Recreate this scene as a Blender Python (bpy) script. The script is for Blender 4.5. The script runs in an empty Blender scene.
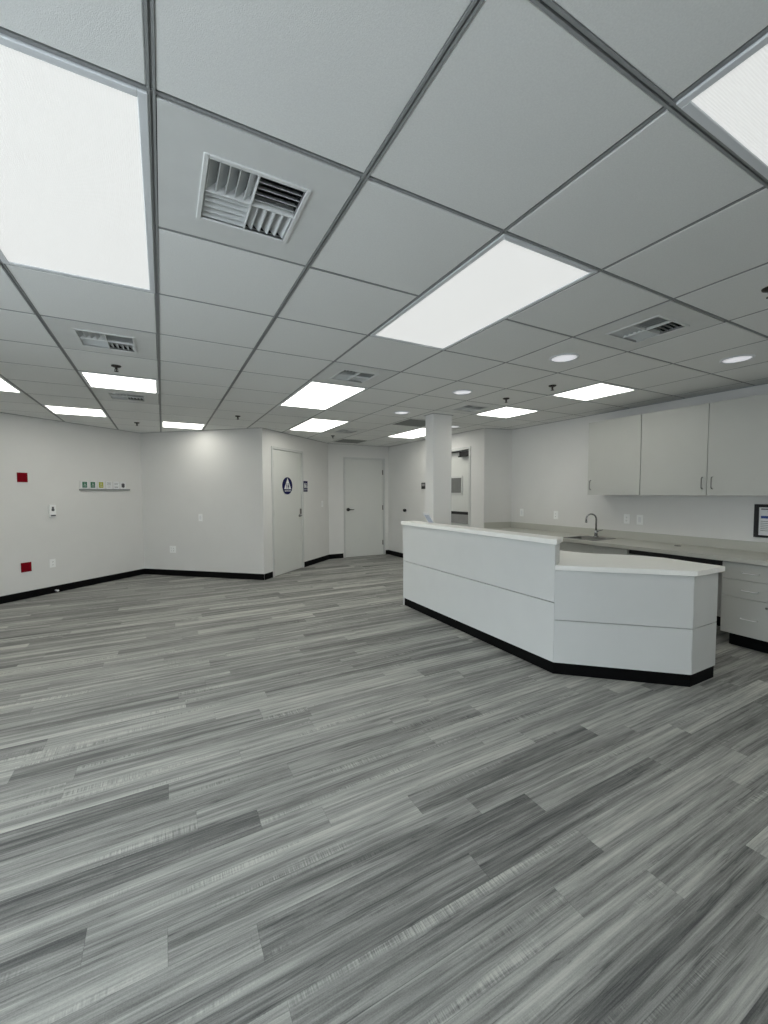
import bpy, bmesh, math, random
from mathutils import Matrix, Vector
random.seed(4)
C = bpy.context.scene
COL = C.collection
S = 0.6096; GY = 0.0368; H = 2.44; CAMZ = 1.41

# ------------------------------------------------------------------ materials
def mat(name, col, rough=0.6, metal=0.0, var=0.03, scale=12.0, bump=0.0, bscale=60.0, emis=None, estr=0.0, spec=0.4):
    m = bpy.data.materials.new(name); m.use_nodes = True
    nt = m.node_tree; n = nt.nodes; l = nt.links
    b = n['Principled BSDF']
    b.inputs['Roughness'].default_value = rough; b.inputs['Metallic'].default_value = metal
    b.inputs['Specular IOR Level'].default_value = spec
    g = n.new('ShaderNodeNewGeometry')
    no = n.new('ShaderNodeTexNoise'); no.inputs['Scale'].default_value = scale; no.inputs['Detail'].default_value = 3
    l.new(g.outputs['Position'], no.inputs['Vector'])
    r = n.new('ShaderNodeValToRGB')
    r.color_ramp.elements[0].position = 0.3; r.color_ramp.elements[1].position = 0.7
    r.color_ramp.elements[0].color = [c*(1-var) for c in col]+[1]
    r.color_ramp.elements[1].color = [min(1, c*(1+var)) for c in col]+[1]
    l.new(no.outputs['Fac'], r.inputs['Fac']); l.new(r.outputs['Color'], b.inputs['Base Color'])
    if bump:
        nb = n.new('ShaderNodeTexNoise'); nb.inputs['Scale'].default_value = bscale; nb.inputs['Detail'].default_value = 2
        l.new(g.outputs['Position'], nb.inputs['Vector'])
        bp = n.new('ShaderNodeBump'); bp.inputs['Strength'].default_value = bump; bp.inputs['Distance'].default_value = 0.002
        l.new(nb.outputs['Fac'], bp.inputs['Height']); l.new(bp.outputs['Normal'], b.inputs['Normal'])
    if emis:
        b.inputs['Emission Color'].default_value = (*emis, 1); b.inputs['Emission Strength'].default_value = estr
    return m

def math_node(nt, op, a, b=None, c=None):
    n = nt.nodes.new('ShaderNodeMath'); n.operation = op
    for i, v in enumerate((a, b, c)):
        if v is None: continue
        if isinstance(v, (int, float)): n.inputs[i].default_value = v
        else: nt.links.new(v, n.inputs[i])
    return n.outputs[0]

def floor_material():
    m = bpy.data.materials.new('vinyl_plank'); m.use_nodes = True
    nt = m.node_tree; n = nt.nodes; l = nt.links; b = n['Principled BSDF']
    g = n.new('ShaderNodeNewGeometry'); sp = n.new('ShaderNodeSeparateXYZ'); l.new(g.outputs['Position'], sp.inputs[0])
    x, y = sp.outputs[0], sp.outputs[1]
    W, L = 0.1245, 1.22
    M = lambda *a: math_node(nt, *a)
    yr = M('DIVIDE', M('ADD', y, 10*W - 0.083), W); row = M('FLOOR', yr)
    wn = n.new('ShaderNodeTexWhiteNoise'); wn.noise_dimensions = '1D'; l.new(row, wn.inputs['W'])
    xr = M('ADD', M('DIVIDE', x, L), M('MULTIPLY', wn.outputs['Value'], 7.0)); cl = M('FLOOR', xr)
    cid = n.new('ShaderNodeCombineXYZ'); l.new(row, cid.inputs[0]); l.new(cl, cid.inputs[1])
    w2 = n.new('ShaderNodeTexWhiteNoise'); w2.noise_dimensions = '2D'; l.new(cid.outputs[0], w2.inputs['Vector'])
    rnd = w2.outputs['Value']
    rs = M('MULTIPLY', rnd, 37.0)
    def noise(sx, sy, detail, rough=0.55, dist=0.0):
        cv = n.new('ShaderNodeCombineXYZ')
        l.new(M('MULTIPLY_ADD', x, sx, rs), cv.inputs[0]); l.new(M('MULTIPLY_ADD', y, sy, rs), cv.inputs[1]); l.new(rs, cv.inputs[2])
        t = n.new('ShaderNodeTexNoise'); t.inputs['Scale'].default_value = 1.0; t.inputs['Detail'].default_value = detail
        t.inputs['Roughness'].default_value = rough; t.inputs['Distortion'].default_value = dist
        l.new(cv.outputs[0], t.inputs['Vector']); return t.outputs['Fac']
    broad = noise(0.55, 17.0, 4, 0.6, 0.2)
    mid = noise(1.1, 42.0, 4, 0.6, 0.15)
    fine = noise(4.0, 150.0, 4, 0.7)
    blot = noise(4.0, 14.0, 3, 0.6)
    saw = noise(190.0, 9.0, 1)
    patch = noise(1.3, 17.0, 1)
    speck = noise(260.0, 260.0, 2)
    def rmp(v, a, c):
        mr = n.new('ShaderNodeMapRange'); mr.inputs['From Min'].default_value = a; mr.inputs['From Max'].default_value = c
        l.new(v, mr.inputs['Value']); return mr.outputs['Result']
    v = M('MULTIPLY_ADD', M('SUBTRACT', broad, 0.5), 1.3, 0.545)
    v = M('MULTIPLY_ADD', M('SUBTRACT', mid, 0.5), 1.15, v)
    v = M('MULTIPLY_ADD', M('SUBTRACT', fine, 0.5), 0.85, v)
    v = M('MULTIPLY_ADD', M('SUBTRACT', blot, 0.5), 0.30, v)
    v = M('MULTIPLY_ADD', M('SUBTRACT', speck, 0.5), 0.30, v)
    v = M('MULTIPLY_ADD', M('SUBTRACT', rnd, 0.5), 0.36, v)
    sawm = rmp(patch, 0.60, 0.72)
    v = M('MULTIPLY_ADD', M('MULTIPLY', M('SUBTRACT', saw, 0.5), sawm), 1.2, v)
    # dark thin veins
    vein = rmp(M('ABSOLUTE', M('SUBTRACT', broad, 0.47)), 0.012, 0.0)
    v = M('MULTIPLY_ADD', vein, -0.22, v)
    # joints
    fy = M('FRACT', yr); fx = M('FRACT', xr)
    ey = M('MULTIPLY', M('MINIMUM', fy, M('SUBTRACT', 1.0, fy)), W)
    ex = M('MULTIPLY', M('MINIMUM', fx, M('SUBTRACT', 1.0, fx)), L)
    e = M('MINIMUM', ex, ey)
    j = rmp(e, 0.0014, 0.0004)
    v = M('MULTIPLY_ADD', j, -0.18, v)
    r = n.new('ShaderNodeValToRGB'); cr = r.color_ramp
    cr.elements[0].position = 0.0; cr.elements[0].color = (0.072, 0.075, 0.076, 1)
    cr.elements[1].position = 1.0; cr.elements[1].color = (0.53, 0.53, 0.49, 1)
    a = cr.elements.new(0.3); a.color = (0.166, 0.168, 0.160, 1)
    a = cr.elements.new(0.55); a.color = (0.282, 0.284, 0.270, 1)
    a = cr.elements.new(0.78); a.color = (0.395, 0.398, 0.372, 1)
    l.new(v, r.inputs['Fac']); l.new(r.outputs['Color'], b.inputs['Base Color'])
    b.inputs['Roughness'].default_value = 0.5; b.inputs['Specular IOR Level'].default_value = 0.3
    bp = n.new('ShaderNodeBump'); bp.inputs['Strength'].default_value = 0.25; bp.inputs['Distance'].default_value = 0.001
    l.new(v, bp.inputs['Height']); l.new(bp.outputs['Normal'], b.inputs['Normal'])
    return m

def diffuser_material(name, strength):
    m = bpy.data.materials.new(name); m.use_nodes = True
    nt = m.node_tree; n = nt.nodes; l = nt.links; b = n['Principled BSDF']
    b.inputs['Base Color'].default_value = (0.30, 0.305, 0.30, 1); b.inputs['Roughness'].default_value = 0.35
    tc = n.new('ShaderNodeTexCoord')
    mp = n.new('ShaderNodeMapping'); mp.inputs['Rotation'].default_value = (0, 0, math.radians(45))
    l.new(tc.outputs['Object'], mp.inputs['Vector'])
    sp = n.new('ShaderNodeSeparateXYZ'); l.new(mp.outputs[0], sp.inputs[0])
    M = lambda *a: math_node(nt, *a)
    k = 2*math.pi/0.0085
    s1 = M('SINE', M('MULTIPLY', sp.outputs[0], k)); s2 = M('SINE', M('MULTIPLY', sp.outputs[1], k))
    p = M('MULTIPLY', s1, s2)
    # fine diagonal prism pattern of the lens varies its emission
    bright = M('MULTIPLY_ADD', p, 0.16, 0.97)
    em = M('MULTIPLY', bright, strength)
    b.inputs['Emission Color'].default_value = (1.0, 0.985, 0.90, 1) if strength > 2 else (0.97, 0.985, 0.97, 1)
    l.new(em, b.inputs['Emission Strength'])
    bp = n.new('ShaderNodeBump'); bp.inputs['Strength'].default_value = 0.4; bp.inputs['Distance'].default_value = 0.001
    l.new(p, bp.inputs['Height']); l.new(bp.outputs['Normal'], b.inputs['Normal'])
    return m

LIGHT = 6.0; NEAR = 0.76
M = dict(
    wall=mat('wall_paint', (0.735, 0.732, 0.715), 0.75, bump=0.15, bscale=180, var=0.012, scale=3),
    tile=mat('ceiling_tile', (0.79, 0.798, 0.785), 0.95, bump=0.35, bscale=420, var=0.035, scale=220, spec=0.1),
    tee=mat('ceiling_tee', (0.28, 0.29, 0.29), 0.45, var=0.01),
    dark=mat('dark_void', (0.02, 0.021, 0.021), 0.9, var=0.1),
    floor=floor_material(),
    base=mat('rubber_base', (0.003, 0.0032, 0.0035), 0.6, var=0.2, spec=0.1),
    lam=mat('laminate', (0.50, 0.505, 0.475), 0.45, bump=0.06, bscale=90, var=0.012, scale=5),
    desk=mat('desk_laminate', (0.66, 0.675, 0.665), 0.42, bump=0.06, bscale=90, var=0.012, scale=5),
    seam=mat('seam_shadow_gap', (0.02, 0.02, 0.02), 0.8),
    white_top=mat('white_solid_surface', (0.95, 0.95, 0.915), 0.35, var=0.02, scale=200),
    grey_top=mat('grey_beige_laminate_top', (0.50, 0.50, 0.455), 0.4, var=0.05, scale=160),
    door=mat('door_paint', (0.66, 0.67, 0.645), 0.5, var=0.01, scale=4),
    frame=mat('door_frame_paint', (0.60, 0.61, 0.595), 0.45, var=0.01),
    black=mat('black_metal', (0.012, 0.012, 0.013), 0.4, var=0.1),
    steel=mat('brushed_steel', (0.20, 0.20, 0.195), 0.28, 1.0, var=0.06, scale=90),
    chrome=mat('chrome', (0.42, 0.43, 0.44), 0.18, 1.0, var=0.03),
    red=mat('red_plate', (0.20, 0.002, 0.009), 0.8, var=0.04, spec=0.1),
    navy=mat('navy_sign', (0.006, 0.007, 0.065), 0.7, var=0.04, spec=0.15),
    signwhite=mat('sign_white', (0.78, 0.79, 0.80), 0.5, var=0.01),
    plastic=mat('white_plastic', (0.90, 0.91, 0.90), 0.35, var=0.01),
    vent=mat('vent_white_metal', (0.58, 0.60, 0.60), 0.45, var=0.01),
    ventpanel=mat('vent_panel_grey', (0.68, 0.69, 0.68), 0.55, var=0.02),
    returnp=mat('perforated_return_grey', (0.22, 0.23, 0.225), 0.8, var=0.3, scale=220),
    fixture=mat('fixture_white_metal', (0.70, 0.72, 0.74), 0.3, var=0.01),
    lens=diffuser_material('prismatic_lens', LIGHT), lens_dim=diffuser_material('prismatic_lens_dimmed', NEAR),
    can=mat('downlight_lens', (0.85, 0.85, 0.88), 0.3, var=0.01, emis=(0.93, 0.93, 1.0), estr=0.55),
    green=mat('green_card', (0.02, 0.14, 0.075), 0.5, var=0.5, scale=90),
    olive=mat('olive_card', (0.36, 0.38, 0.03), 0.5, var=0.25, scale=90),
    ink=mat('grey_ink', (0.10, 0.10, 0.11), 0.6, var=0.2, scale=120),
    blueink=mat('blue_ink', (0.02, 0.06, 0.26), 0.5, var=0.1),
    glass=mat('wired_glass_grey', (0.17, 0.175, 0.17), 0.15, var=0.04, spec=0.6),
    greyplate=mat('grey_push_plate', (0.27, 0.27, 0.265), 0.4, var=0.05),
    satin=mat('satin_nickel', (0.80, 0.80, 0.79), 0.5, 0.5, var=0.03),
    brass=mat('dark_bronze', (0.05, 0.045, 0.04), 0.4, 0.6, var=0.1),
    bluegrey=mat('paper_grey_print', (0.40, 0.43, 0.50), 0.5, var=0.15, scale=150),
)

# ------------------------------------------------------------------ mesh helpers
def new(): return bmesh.new()
def box(bm, x0, y0, z0, x1, y1, z1, mx=None, bev=0.0, seg=1):
    t = bmesh.new()
    bmesh.ops.create_cube(t, size=1.0)
    for v in t.verts:
        v.co = Vector(((x0+x1)/2+v.co.x*(x1-x0), (y0+y1)/2+v.co.y*(y1-y0), (z0+z1)/2+v.co.z*(z1-z0)))
    if bev: bmesh.ops.bevel(t, geom=t.edges[:], offset=bev, segments=seg, profile=0.5, affect='EDGES')
    merge(bm, t, mx)
def merge(bm, t, mx=None):
    if mx is not None: bmesh.ops.transform(t, matrix=mx, verts=t.verts)
    mp = {v: bm.verts.new(v.co) for v in t.verts}
    for f in t.faces:
        nf = bm.faces.new([mp[v] for v in f.verts]); nf.smooth = f.smooth
    t.free()
def prism(bm, pts, z0, z1, mx=None, bev=0.0):
    t = bmesh.new()
    a = sum(pts[i][0]*pts[(i+1) % len(pts)][1]-pts[(i+1) % len(pts)][0]*pts[i][1] for i in range(len(pts)))
    if a < 0: pts = pts[::-1]
    lo = [t.verts.new((p[0], p[1], z0)) for p in pts]; hi = [t.verts.new((p[0], p[1], z1)) for p in pts]
    t.faces.new(lo[::-1]); t.faces.new(hi)
    for i in range(len(pts)):
        k = (i+1) % len(pts); t.faces.new((lo[i], lo[k], hi[k], hi[i]))
    if bev: bmesh.ops.bevel(t, geom=[e for e in t.edges if abs(e.verts[0].co.z-e.verts[1].co.z) < 1e-6], offset=bev, segments=2, profile=0.5, affect='EDGES')
    merge(bm, t, mx)
def cyl(bm, c, r, h, axis='Z', r2=None, seg=24, mx=None):
    t = bmesh.new()
    bmesh.ops.create_cone(t, cap_ends=True, segments=seg, radius1=r, radius2=r if r2 is None else r2, depth=h)
    for f in t.faces: f.smooth = len(f.verts) == 4
    R = Matrix.Identity(4)
    if axis == 'Y': R = Matrix.Rotation(math.pi/2, 4, 'X')
    if axis == 'X': R = Matrix.Rotation(math.pi/2, 4, 'Y')
    bmesh.ops.transform(t, matrix=Matrix.Translation(c) @ R, verts=t.verts)
    merge(bm, t, mx)
def tube(bm, pts, r, seg=10, mx=None):
    t = bmesh.new(); pts = [Vector(p) for p in pts]; rings = []
    prev = None
    for i, p in enumerate(pts):
        d = (pts[min(i+1, len(pts)-1)]-pts[max(i-1, 0)]).normalized()
        up = Vector((0, 0, 1)) if abs(d.z) < 0.9 else Vector((0, 1, 0))
        if prev is not None: up = prev
        a = d.cross(up).normalized(); b = a.cross(d).normalized(); prev = b
        rr = r[i] if isinstance(r, (list, tuple)) else r
        rings.append([t.verts.new(p+a*rr*math.cos(2*math.pi*k/seg)+b*rr*math.sin(2*math.pi*k/seg)) for k in range(seg)])
    for i in range(len(rings)-1):
        for k in range(seg):
            f = t.faces.new((rings[i][k], rings[i][(k+1) % seg], rings[i+1][(k+1) % seg], rings[i+1][k])); f.smooth = True
    t.faces.new(rings[0][::-1]); t.faces.new(rings[-1])
    bmesh.ops.recalc_face_normals(t, faces=t.faces[:])
    merge(bm, t, mx)

def world(o):
    m = Matrix.LocRotScale(o.location, o.rotation_euler, o.scale)
    return (world(o.parent) @ m) if o.parent else m
def obj(name, bm, m, parent=None, origin=None, label=None):
    """link bm (given in WORLD coordinates) as one mesh object, stored in its own local frame"""
    bmesh.ops.recalc_face_normals(bm, faces=bm.faces[:])
    me = bpy.data.meshes.new(name)
    o = bpy.data.objects.new(name, me); COL.objects.link(o)
    if parent is not None:
        o.parent = parent; inv = world(parent).inverted()
    elif origin is not None:
        o.location = origin; inv = Matrix.Translation(origin).inverted()
    else: inv = Matrix.Identity(4)
    bmesh.ops.transform(bm, matrix=inv, verts=bm.verts)
    bm.to_mesh(me); bm.free(); me.materials.append(m)
    if label: o['label'] = label
    return o
def tag(o, label, cat, group=None):
    o['label'] = label; o['category'] = cat
    if group: o['group'] = group
    return o
def thing(name, loc, label, cat, rz=0.0, group=None):
    o = bpy.data.objects.new(name, None); COL.objects.link(o); o.empty_display_size = 0.1
    o.location = loc; o.rotation_euler = (0, 0, rz)
    return tag(o, label, cat, group)
def sroot(name, loc, rz=0.0):
    o = bpy.data.objects.new(name, None); COL.objects.link(o); o.empty_display_size = 0.1
    o.location = loc; o.rotation_euler = (0, 0, rz); o['kind'] = 'structure'; return o
def struct(name, bm, m, parent=None):
    o = obj(name, bm, m, parent); o['kind'] = 'structure'; return o
def dup(root, loc, label, group=None):
    r = root.copy(); COL.objects.link(r); r.location = loc; r['label'] = label
    if group: r['group'] = group
    for ch in list(root.children):
        c = ch.copy(); COL.objects.link(c); c.parent = r
        for g in list(ch.children):
            d = g.copy(); COL.objects.link(d); d.parent = c
    return r
def text(name, s, size, m, parent, mx, depth=0.001):
    cu = bpy.data.curves.new(name, 'FONT'); cu.body = s; cu.size = size; cu.extrude = depth
    cu.align_x = 'CENTER'; cu.align_y = 'CENTER'
    t = bpy.data.objects.new(name+'_tmp', cu); COL.objects.link(t)
    bpy.context.view_layer.update()
    me = bpy.data.meshes.new_from_object(t.evaluated_get(bpy.context.evaluated_depsgraph_get()))
    bpy.data.objects.remove(t); bpy.data.curves.remove(cu)
    bm = bmesh.new(); bm.from_mesh(me); bpy.data.meshes.remove(me)
    bmesh.ops.transform(bm, matrix=mx, verts=bm.verts)
    return obj(name, bm, m, parent)

# ------------------------------------------------------------------ room plan
A = (-0.31, 8.25); B = (1.415, 6.72); Cc = (3.08, 8.19); D = (4.52, 8.19); E_ = (4.60, 5.12)
F = (5.12, 5.03); G = (5.12, -2.0); Hc = (-3.6, -2.0); W2 = (-3.6, 5.371)
WL = (-1.83, 6.92)
class Wall:
    """local frame: +x to the right seen from the room, +y into the wall, +z up"""
    def __init__(s, a, b):
        s.a = Vector((a[0], a[1], 0)); s.b = Vector((b[0], b[1], 0)); s.L = (s.b-s.a).length
        s.ang = math.atan2(b[1]-a[1], b[0]-a[0])
        s.mx = Matrix.Translation(s.a) @ Matrix.Rotation(s.ang, 4, 'Z')
    def p(s, x, y, z): return s.mx @ Vector((x, y, z))
TH = 0.14; TOP = 2.60
def wall(name, w, e0=0.0, e1=0.0, holes=()):
    bm = new(); x = -e0
    for (a, b, z0, z1) in sorted(holes):
        box(bm, x, 0, 0, a, TH, TOP, w.mx)
        if z0 > 0: box(bm, a, 0, 0, b, TH, z0, w.mx)
        box(bm, a, 0, z1, b, TH, TOP, w.mx)
        x = b
    box(bm, x, 0, 0, w.L+e1, TH, TOP, w.mx)
    return struct(name, bm, M['wall'])
def baseboard(name, w, spans):
    bm = new()
    for a, b in spans:
        box(bm, a, -0.009, 0, b, 0.0, 0.098, w.mx, bev=0.002)
        box(bm, a, -0.016, 0, b, -0.008, 0.012, w.mx, bev=0.003)
    return struct(name, bm, M['base'])

wl = Wall(W2, A); wab = Wall(A, B); wbc = Wall(B, Cc); wd = Wall(Cc, D); we = Wall(D, E_); wf = Wall(E_, F)
wr = Wall(F, G); wb = Wall(G, Hc); ws = Wall(Hc, W2)
LO = wl.L-2.0198          # the survey of this wall starts at WL
wall('wall_left', wl, 0.1, 0.2)
wall('wall_center', wab, 0.2, 0)
wall('wall_restroom', wbc, 0, 0.2, [(0.262, 1.178, 0, 2.15)])
wall('wall_far', wd, 0.2, 0.2, [(0.372, 1.318, 0, 2.14)])
wall('wall_hall', we, 0.2, 0, [(1.79, 2.72, 0, 2.15)])
wall('wall_alcove', wf, 0, 0.2)
wall('wall_right', wr, 0.2, 0.2)
wall('wall_back', wb, 0.2, 0.2, [(5.4, wb.L-0.3, 0.1, 2.35)])
wall('wall_side', ws, 0.2, 0.1, [(0.3, 4.6, 0.1, 2.35)])
baseboard('baseboard_left', wl, [(0, wl.L)])
baseboard('baseboard_center', wab, [(0, wab.L)])
baseboard('baseboard_restroom', wbc, [(0, 0.222), (1.212, wbc.L)])
baseboard('baseboard_far', wd, [(0, 0.325), (1.365, wd.L)])
baseboard('baseboard_hall', we, [(0, 1.745), (2.765, we.L)])
baseboard('baseboard_alcove', wf, [(0, wf.L)])
baseboard('baseboard_right', wr, [(0, wr.L)])
baseboard('baseboard_back', wb, [(0, wb.L)])
baseboard('baseboard_side', ws, [(0, ws.L)])
# dark closure behind the two openings that have a door leaf (the leaf is 45 mm thick)
bm = new(); box(bm, -5.2, -4.2, -0.1, 6.0, 9.2, 0.0); struct('floor', bm, M['floor'])

# ------------------------------------------------------------------ windows behind the camera
def window(name, w, a, b, z0, z1, n):
    r = sroot(name, w.p((a+b)/2, 0, z0), w.ang)
    bm = new()
    for x in (a+0.002, b-0.052): box(bm, x, 0.02, z0+.002, x+0.05, 0.10, z1-.002, w.mx)
    for z in (z0+0.002, z1-0.052): box(bm, a+.05, 0.02, z, b-.05, 0.10, z+0.05, w.mx)
    for k in range(1, n):
        x = a+(b-a)*k/n; box(bm, x-0.025, 0.03, z0+.05, x+0.025, 0.09, z1-.05, w.mx)
    o = obj('window_frame', bm, M['tee'], r)
    bm = new(); box(bm, a+0.03, 0.055, z0+0.03, b-0.03, 0.060, z1-0.03, w.mx)
    gm = bpy.data.materials.get('window_glass')
    if not gm:
        gm = bpy.data.materials.new('window_glass'); gm.use_nodes = True; nt = gm.node_tree
        for q in list(nt.nodes): nt.nodes.remove(q)
        ou = nt.nodes.new('ShaderNodeOutputMaterial'); mi = nt.nodes.new('ShaderNodeMixShader'); fr = nt.nodes.new('ShaderNodeFresnel')
        tr = nt.nodes.new('ShaderNodeBsdfTransparent'); gl = nt.nodes.new('ShaderNodeBsdfGlossy'); gl.inputs['Roughness'].default_value = 0.05
        nt.links.new(fr.outputs[0], mi.inputs[0]); nt.links.new(tr.outputs[0], mi.inputs[1]); nt.links.new(gl.outputs[0], mi.inputs[2]); nt.links.new(mi.outputs[0], ou.inputs[0])
    obj('pane', bm, gm, r)
window('window_1', wb, 5.4, wb.L-0.3, 0.1, 2.35, 2)
window('window_2', ws, 0.3, 4.6, 0.1, 2.35, 3)
def portal(w, a, b, z0, z1):
    ld = bpy.data.lights.new('window_portal', 'AREA'); ld.shape = 'RECTANGLE'; ld.size = b-a; ld.size_y = z1-z0
    ld.cycles.is_portal = True
    o = bpy.data.objects.new('window_portal', ld); COL.objects.link(o)
    # area lights shine along local -Z; turn that towards the room (wall local -y)
    o.matrix_world = Matrix.Translation(w.p((a+b)/2, 0.12, (z0+z1)/2)) @ Matrix.Rotation(w.ang, 4, 'Z') @ Matrix.Rotation(-math.pi/2, 4, 'X')
portal(wb, 5.4, wb.L-0.3, 0.1, 2.35); portal(ws, 0.3, 4.6, 0.1, 2.35)

# ------------------------------------------------------------------ ceiling
def cell(i, j): return i*S, GY+j*S          # lower corner of a grid cell
LIGHTS = [(-1, 2, 2), (2, 2, 2), (2, -1, 2), (2, 6, 2), (3, 9, 2), (6, 9, 2), (-1, 7, 1), (-2, 10, 1), (-3, 7, 2), (0, 11, 1),
          (6, 6, 1), (6, 4, 1), (-4, 3, 2), (-1, -3, 1), (5, -1, 2)]  # panels ending this line are unseen, added to brighten floor and desk
VENTS = [(0, 2), (-1, 5), (-1, 8), (2, 5), (4, 2), (5, 6), (4, 10)]
RET = [(5, 8), (5, 12)]
skip = set()
for i, j, n in LIGHTS:
    for k in range(n): skip.add((i, j+k))
skip |= set(VENTS) | set(RET)
bm = new(); g = 0.0105
for i in range(-8, 9):
    for j in range(-6, 15):
        if (i, j) in skip: continue
        x, y = cell(i, j); t = bmesh.new()
        # tile with a chamfered (tegular) edge, room-side face at z = H
        o0, o1 = g, g+0.003
        lo = [t.verts.new(p) for p in ((x+o1, y+o1, H), (x+S-o1, y+o1, H), (x+S-o1, y+S-o1, H), (x+o1, y+S-o1, H))]
        mi = [t.verts.new(p) for p in ((x+o0, y+o0, H+.003), (x+S-o0, y+o0, H+.003), (x+S-o0, y+S-o0, H+.003), (x+o0, y+S-o0, H+.003))]
        hi = [t.verts.new((v.co.x, v.co.y, H+.016)) for v in mi]
        t.faces.new(lo[::-1]); t.faces.new(hi)
        for q in range(4):
            r = (q+1) % 4
            t.faces.new((lo[q], lo[r], mi[r], mi[q])); t.faces.new((mi[q], mi[r], hi[r], hi[q]))
        merge(bm, t)
ceil = struct('ceiling', bm, M['tile'])
bm = new()
def strip(bm, x0, y0, x1, y1, z0, z1): box(bm, x0, y0, z0, x1, y1, z1)
WIDE = {-2, -1, 0, 1}
X0, X1, Y0, Y1 = -8*S, 9*S, GY-6*S, GY+15*S
for i in range(-8, 10):
    x = i*S
    if i in WIDE:
        for s in (-1, 1): strip(bm, x+s*0.0065-0.0035, Y0, x+s*0.0065+0.0035, Y1, H-0.002, H+0.012)
        strip(bm, x-0.004, Y0, x+0.004, Y1, H+0.006, H+0.012)
    else: strip(bm, x-0.0055, Y0, x+0.0055, Y1, H+0.001, H+0.012)
for j in range(-6, 16):
    y = GY+j*S
    if j in (1,):
        for i in range(-8, 9):
            for s in (-1, 1): strip(bm, i*S, y+s*0.0065-0.0035, (i+1)*S, y+s*0.0065+0.0035, H-0.002, H+0.012)
            strip(bm, i*S, y-0.004, (i+1)*S, y+0.004, H+0.006, H+0.012)
    else:
        for i in range(-8, 9):      # no cross tee through the middle of a long fixture
            if any(li == i and lj < j < lj+n for li, lj, n in LIGHTS): continue
            strip(bm, i*S, y-0.0048, (i+1)*S, y+0.0048, H+0.001, H+0.012)
g_ = obj('grid', bm, M['tee'], ceil)
bm = new(); box(bm, -5.2, -4.2, H+0.10, 6.0, 9.4, H+0.12); obj('plenum_cover', bm, M['dark'], ceil)
# wall angle where the ceiling meets the walls
bm = new()
for w in (wl, wab, wbc, wd, we, wf, wr, wb, ws): box(bm, 0, -0.018, H-0.003, w.L, -0.0005, H+0.001, w.mx)
struct('trim_1', bm, M['tee'])

def make_light(i, j, n, lens='lens'):
    x, y = cell(i, j); w, d = S, S*n
    t = thing('ceiling_light', (x+w/2, y+d/2, H), '', 'ceiling light')
    m = 0.008; fr = 0.024
    bm = new()
    box(bm, x+m, y+m, H-0.004, x+m+fr, y+d-m, H+0.012, bev=0.002); box(bm, x+w-m-fr, y+m, H-0.004, x+w-m, y+d-m, H+0.012, bev=0.002)
    box(bm, x+m+fr, y+m, H-0.004, x+w-m-fr, y+m+fr, H+0.012, bev=0.002); box(bm, x+m+fr, y+d-m-fr, H-0.004, x+w-m-fr, y+d-m, H+0.012, bev=0.002)
    box(bm, x+m, y+m, H+0.065, x+w-m, y+d-m, H+0.07)
    obj('frame', bm, M['fixture'], t)
    bm = new(); box(bm, x+m+fr-.004, y+m+fr-.004, H+0.001, x+w-m-fr+.004, y+d-m-fr+.004, H+0.006)
    obj('diffuser', bm, M[lens], t)
    return t
LL = {
 (-1, 2): 'large lit ceiling panel at the upper left, biggest of all the ceiling lights',
 (2, 2): 'long lit ceiling panel in the middle of the ceiling, over the open floor',
 (2, -1): 'lit ceiling panel cut by the upper right corner of the view',
 (2, 6): 'long lit ceiling panel right behind the small air vent in mid ceiling',
 (3, 9): 'lit ceiling panel in front of the far door, just above the restroom corner',
 (6, 9): 'lit ceiling panel partly hidden by the white column',
 (-1, 7): 'square lit ceiling panel between the two vents on the left side',
 (-2, 10): 'square lit ceiling panel nearest to the row of colored cards on the left wall',
 (-3, 7): 'lit ceiling panel cut by the left edge of the view',
 (0, 11): 'square lit ceiling panel against the center wall, casting a glow on it',
 (6, 6): 'square lit ceiling panel right of the column, above the reception desk',
 (6, 4): 'square lit ceiling panel in front of the wall cabinets, nearest to them',
}
p2 = p1 = pd = None
for (i, j, n) in LIGHTS:
    x, y = cell(i, j); loc = (x+S/2, y+S*n/2, H)
    lab = LL.get((i, j), 'unseen lit ceiling panel outside the view, added to brighten the room')
    if (i, j) in ((-1, 2), (2, 2), (2, -1)):       # the row over the floor in front runs dimmed
        if pd is None: pd = make_light(i, j, 2, 'lens_dim'); pd['label'] = lab; pd['group'] = 'lit ceiling panels'; continue
        dup(pd, loc, lab, 'lit ceiling panels'); continue
    if n == 2:
        if p2 is None: p2 = make_light(i, j, 2); p2['label'] = lab; p2['group'] = 'lit ceiling panels'; continue
        dup(p2, loc, lab, 'lit ceiling panels')
    else:
        if p1 is None: p1 = make_light(i, j, 1); p1['label'] = lab; p1['group'] = 'lit ceiling panels'; continue
        dup(p1, loc, lab, 'lit ceiling panels')

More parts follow.
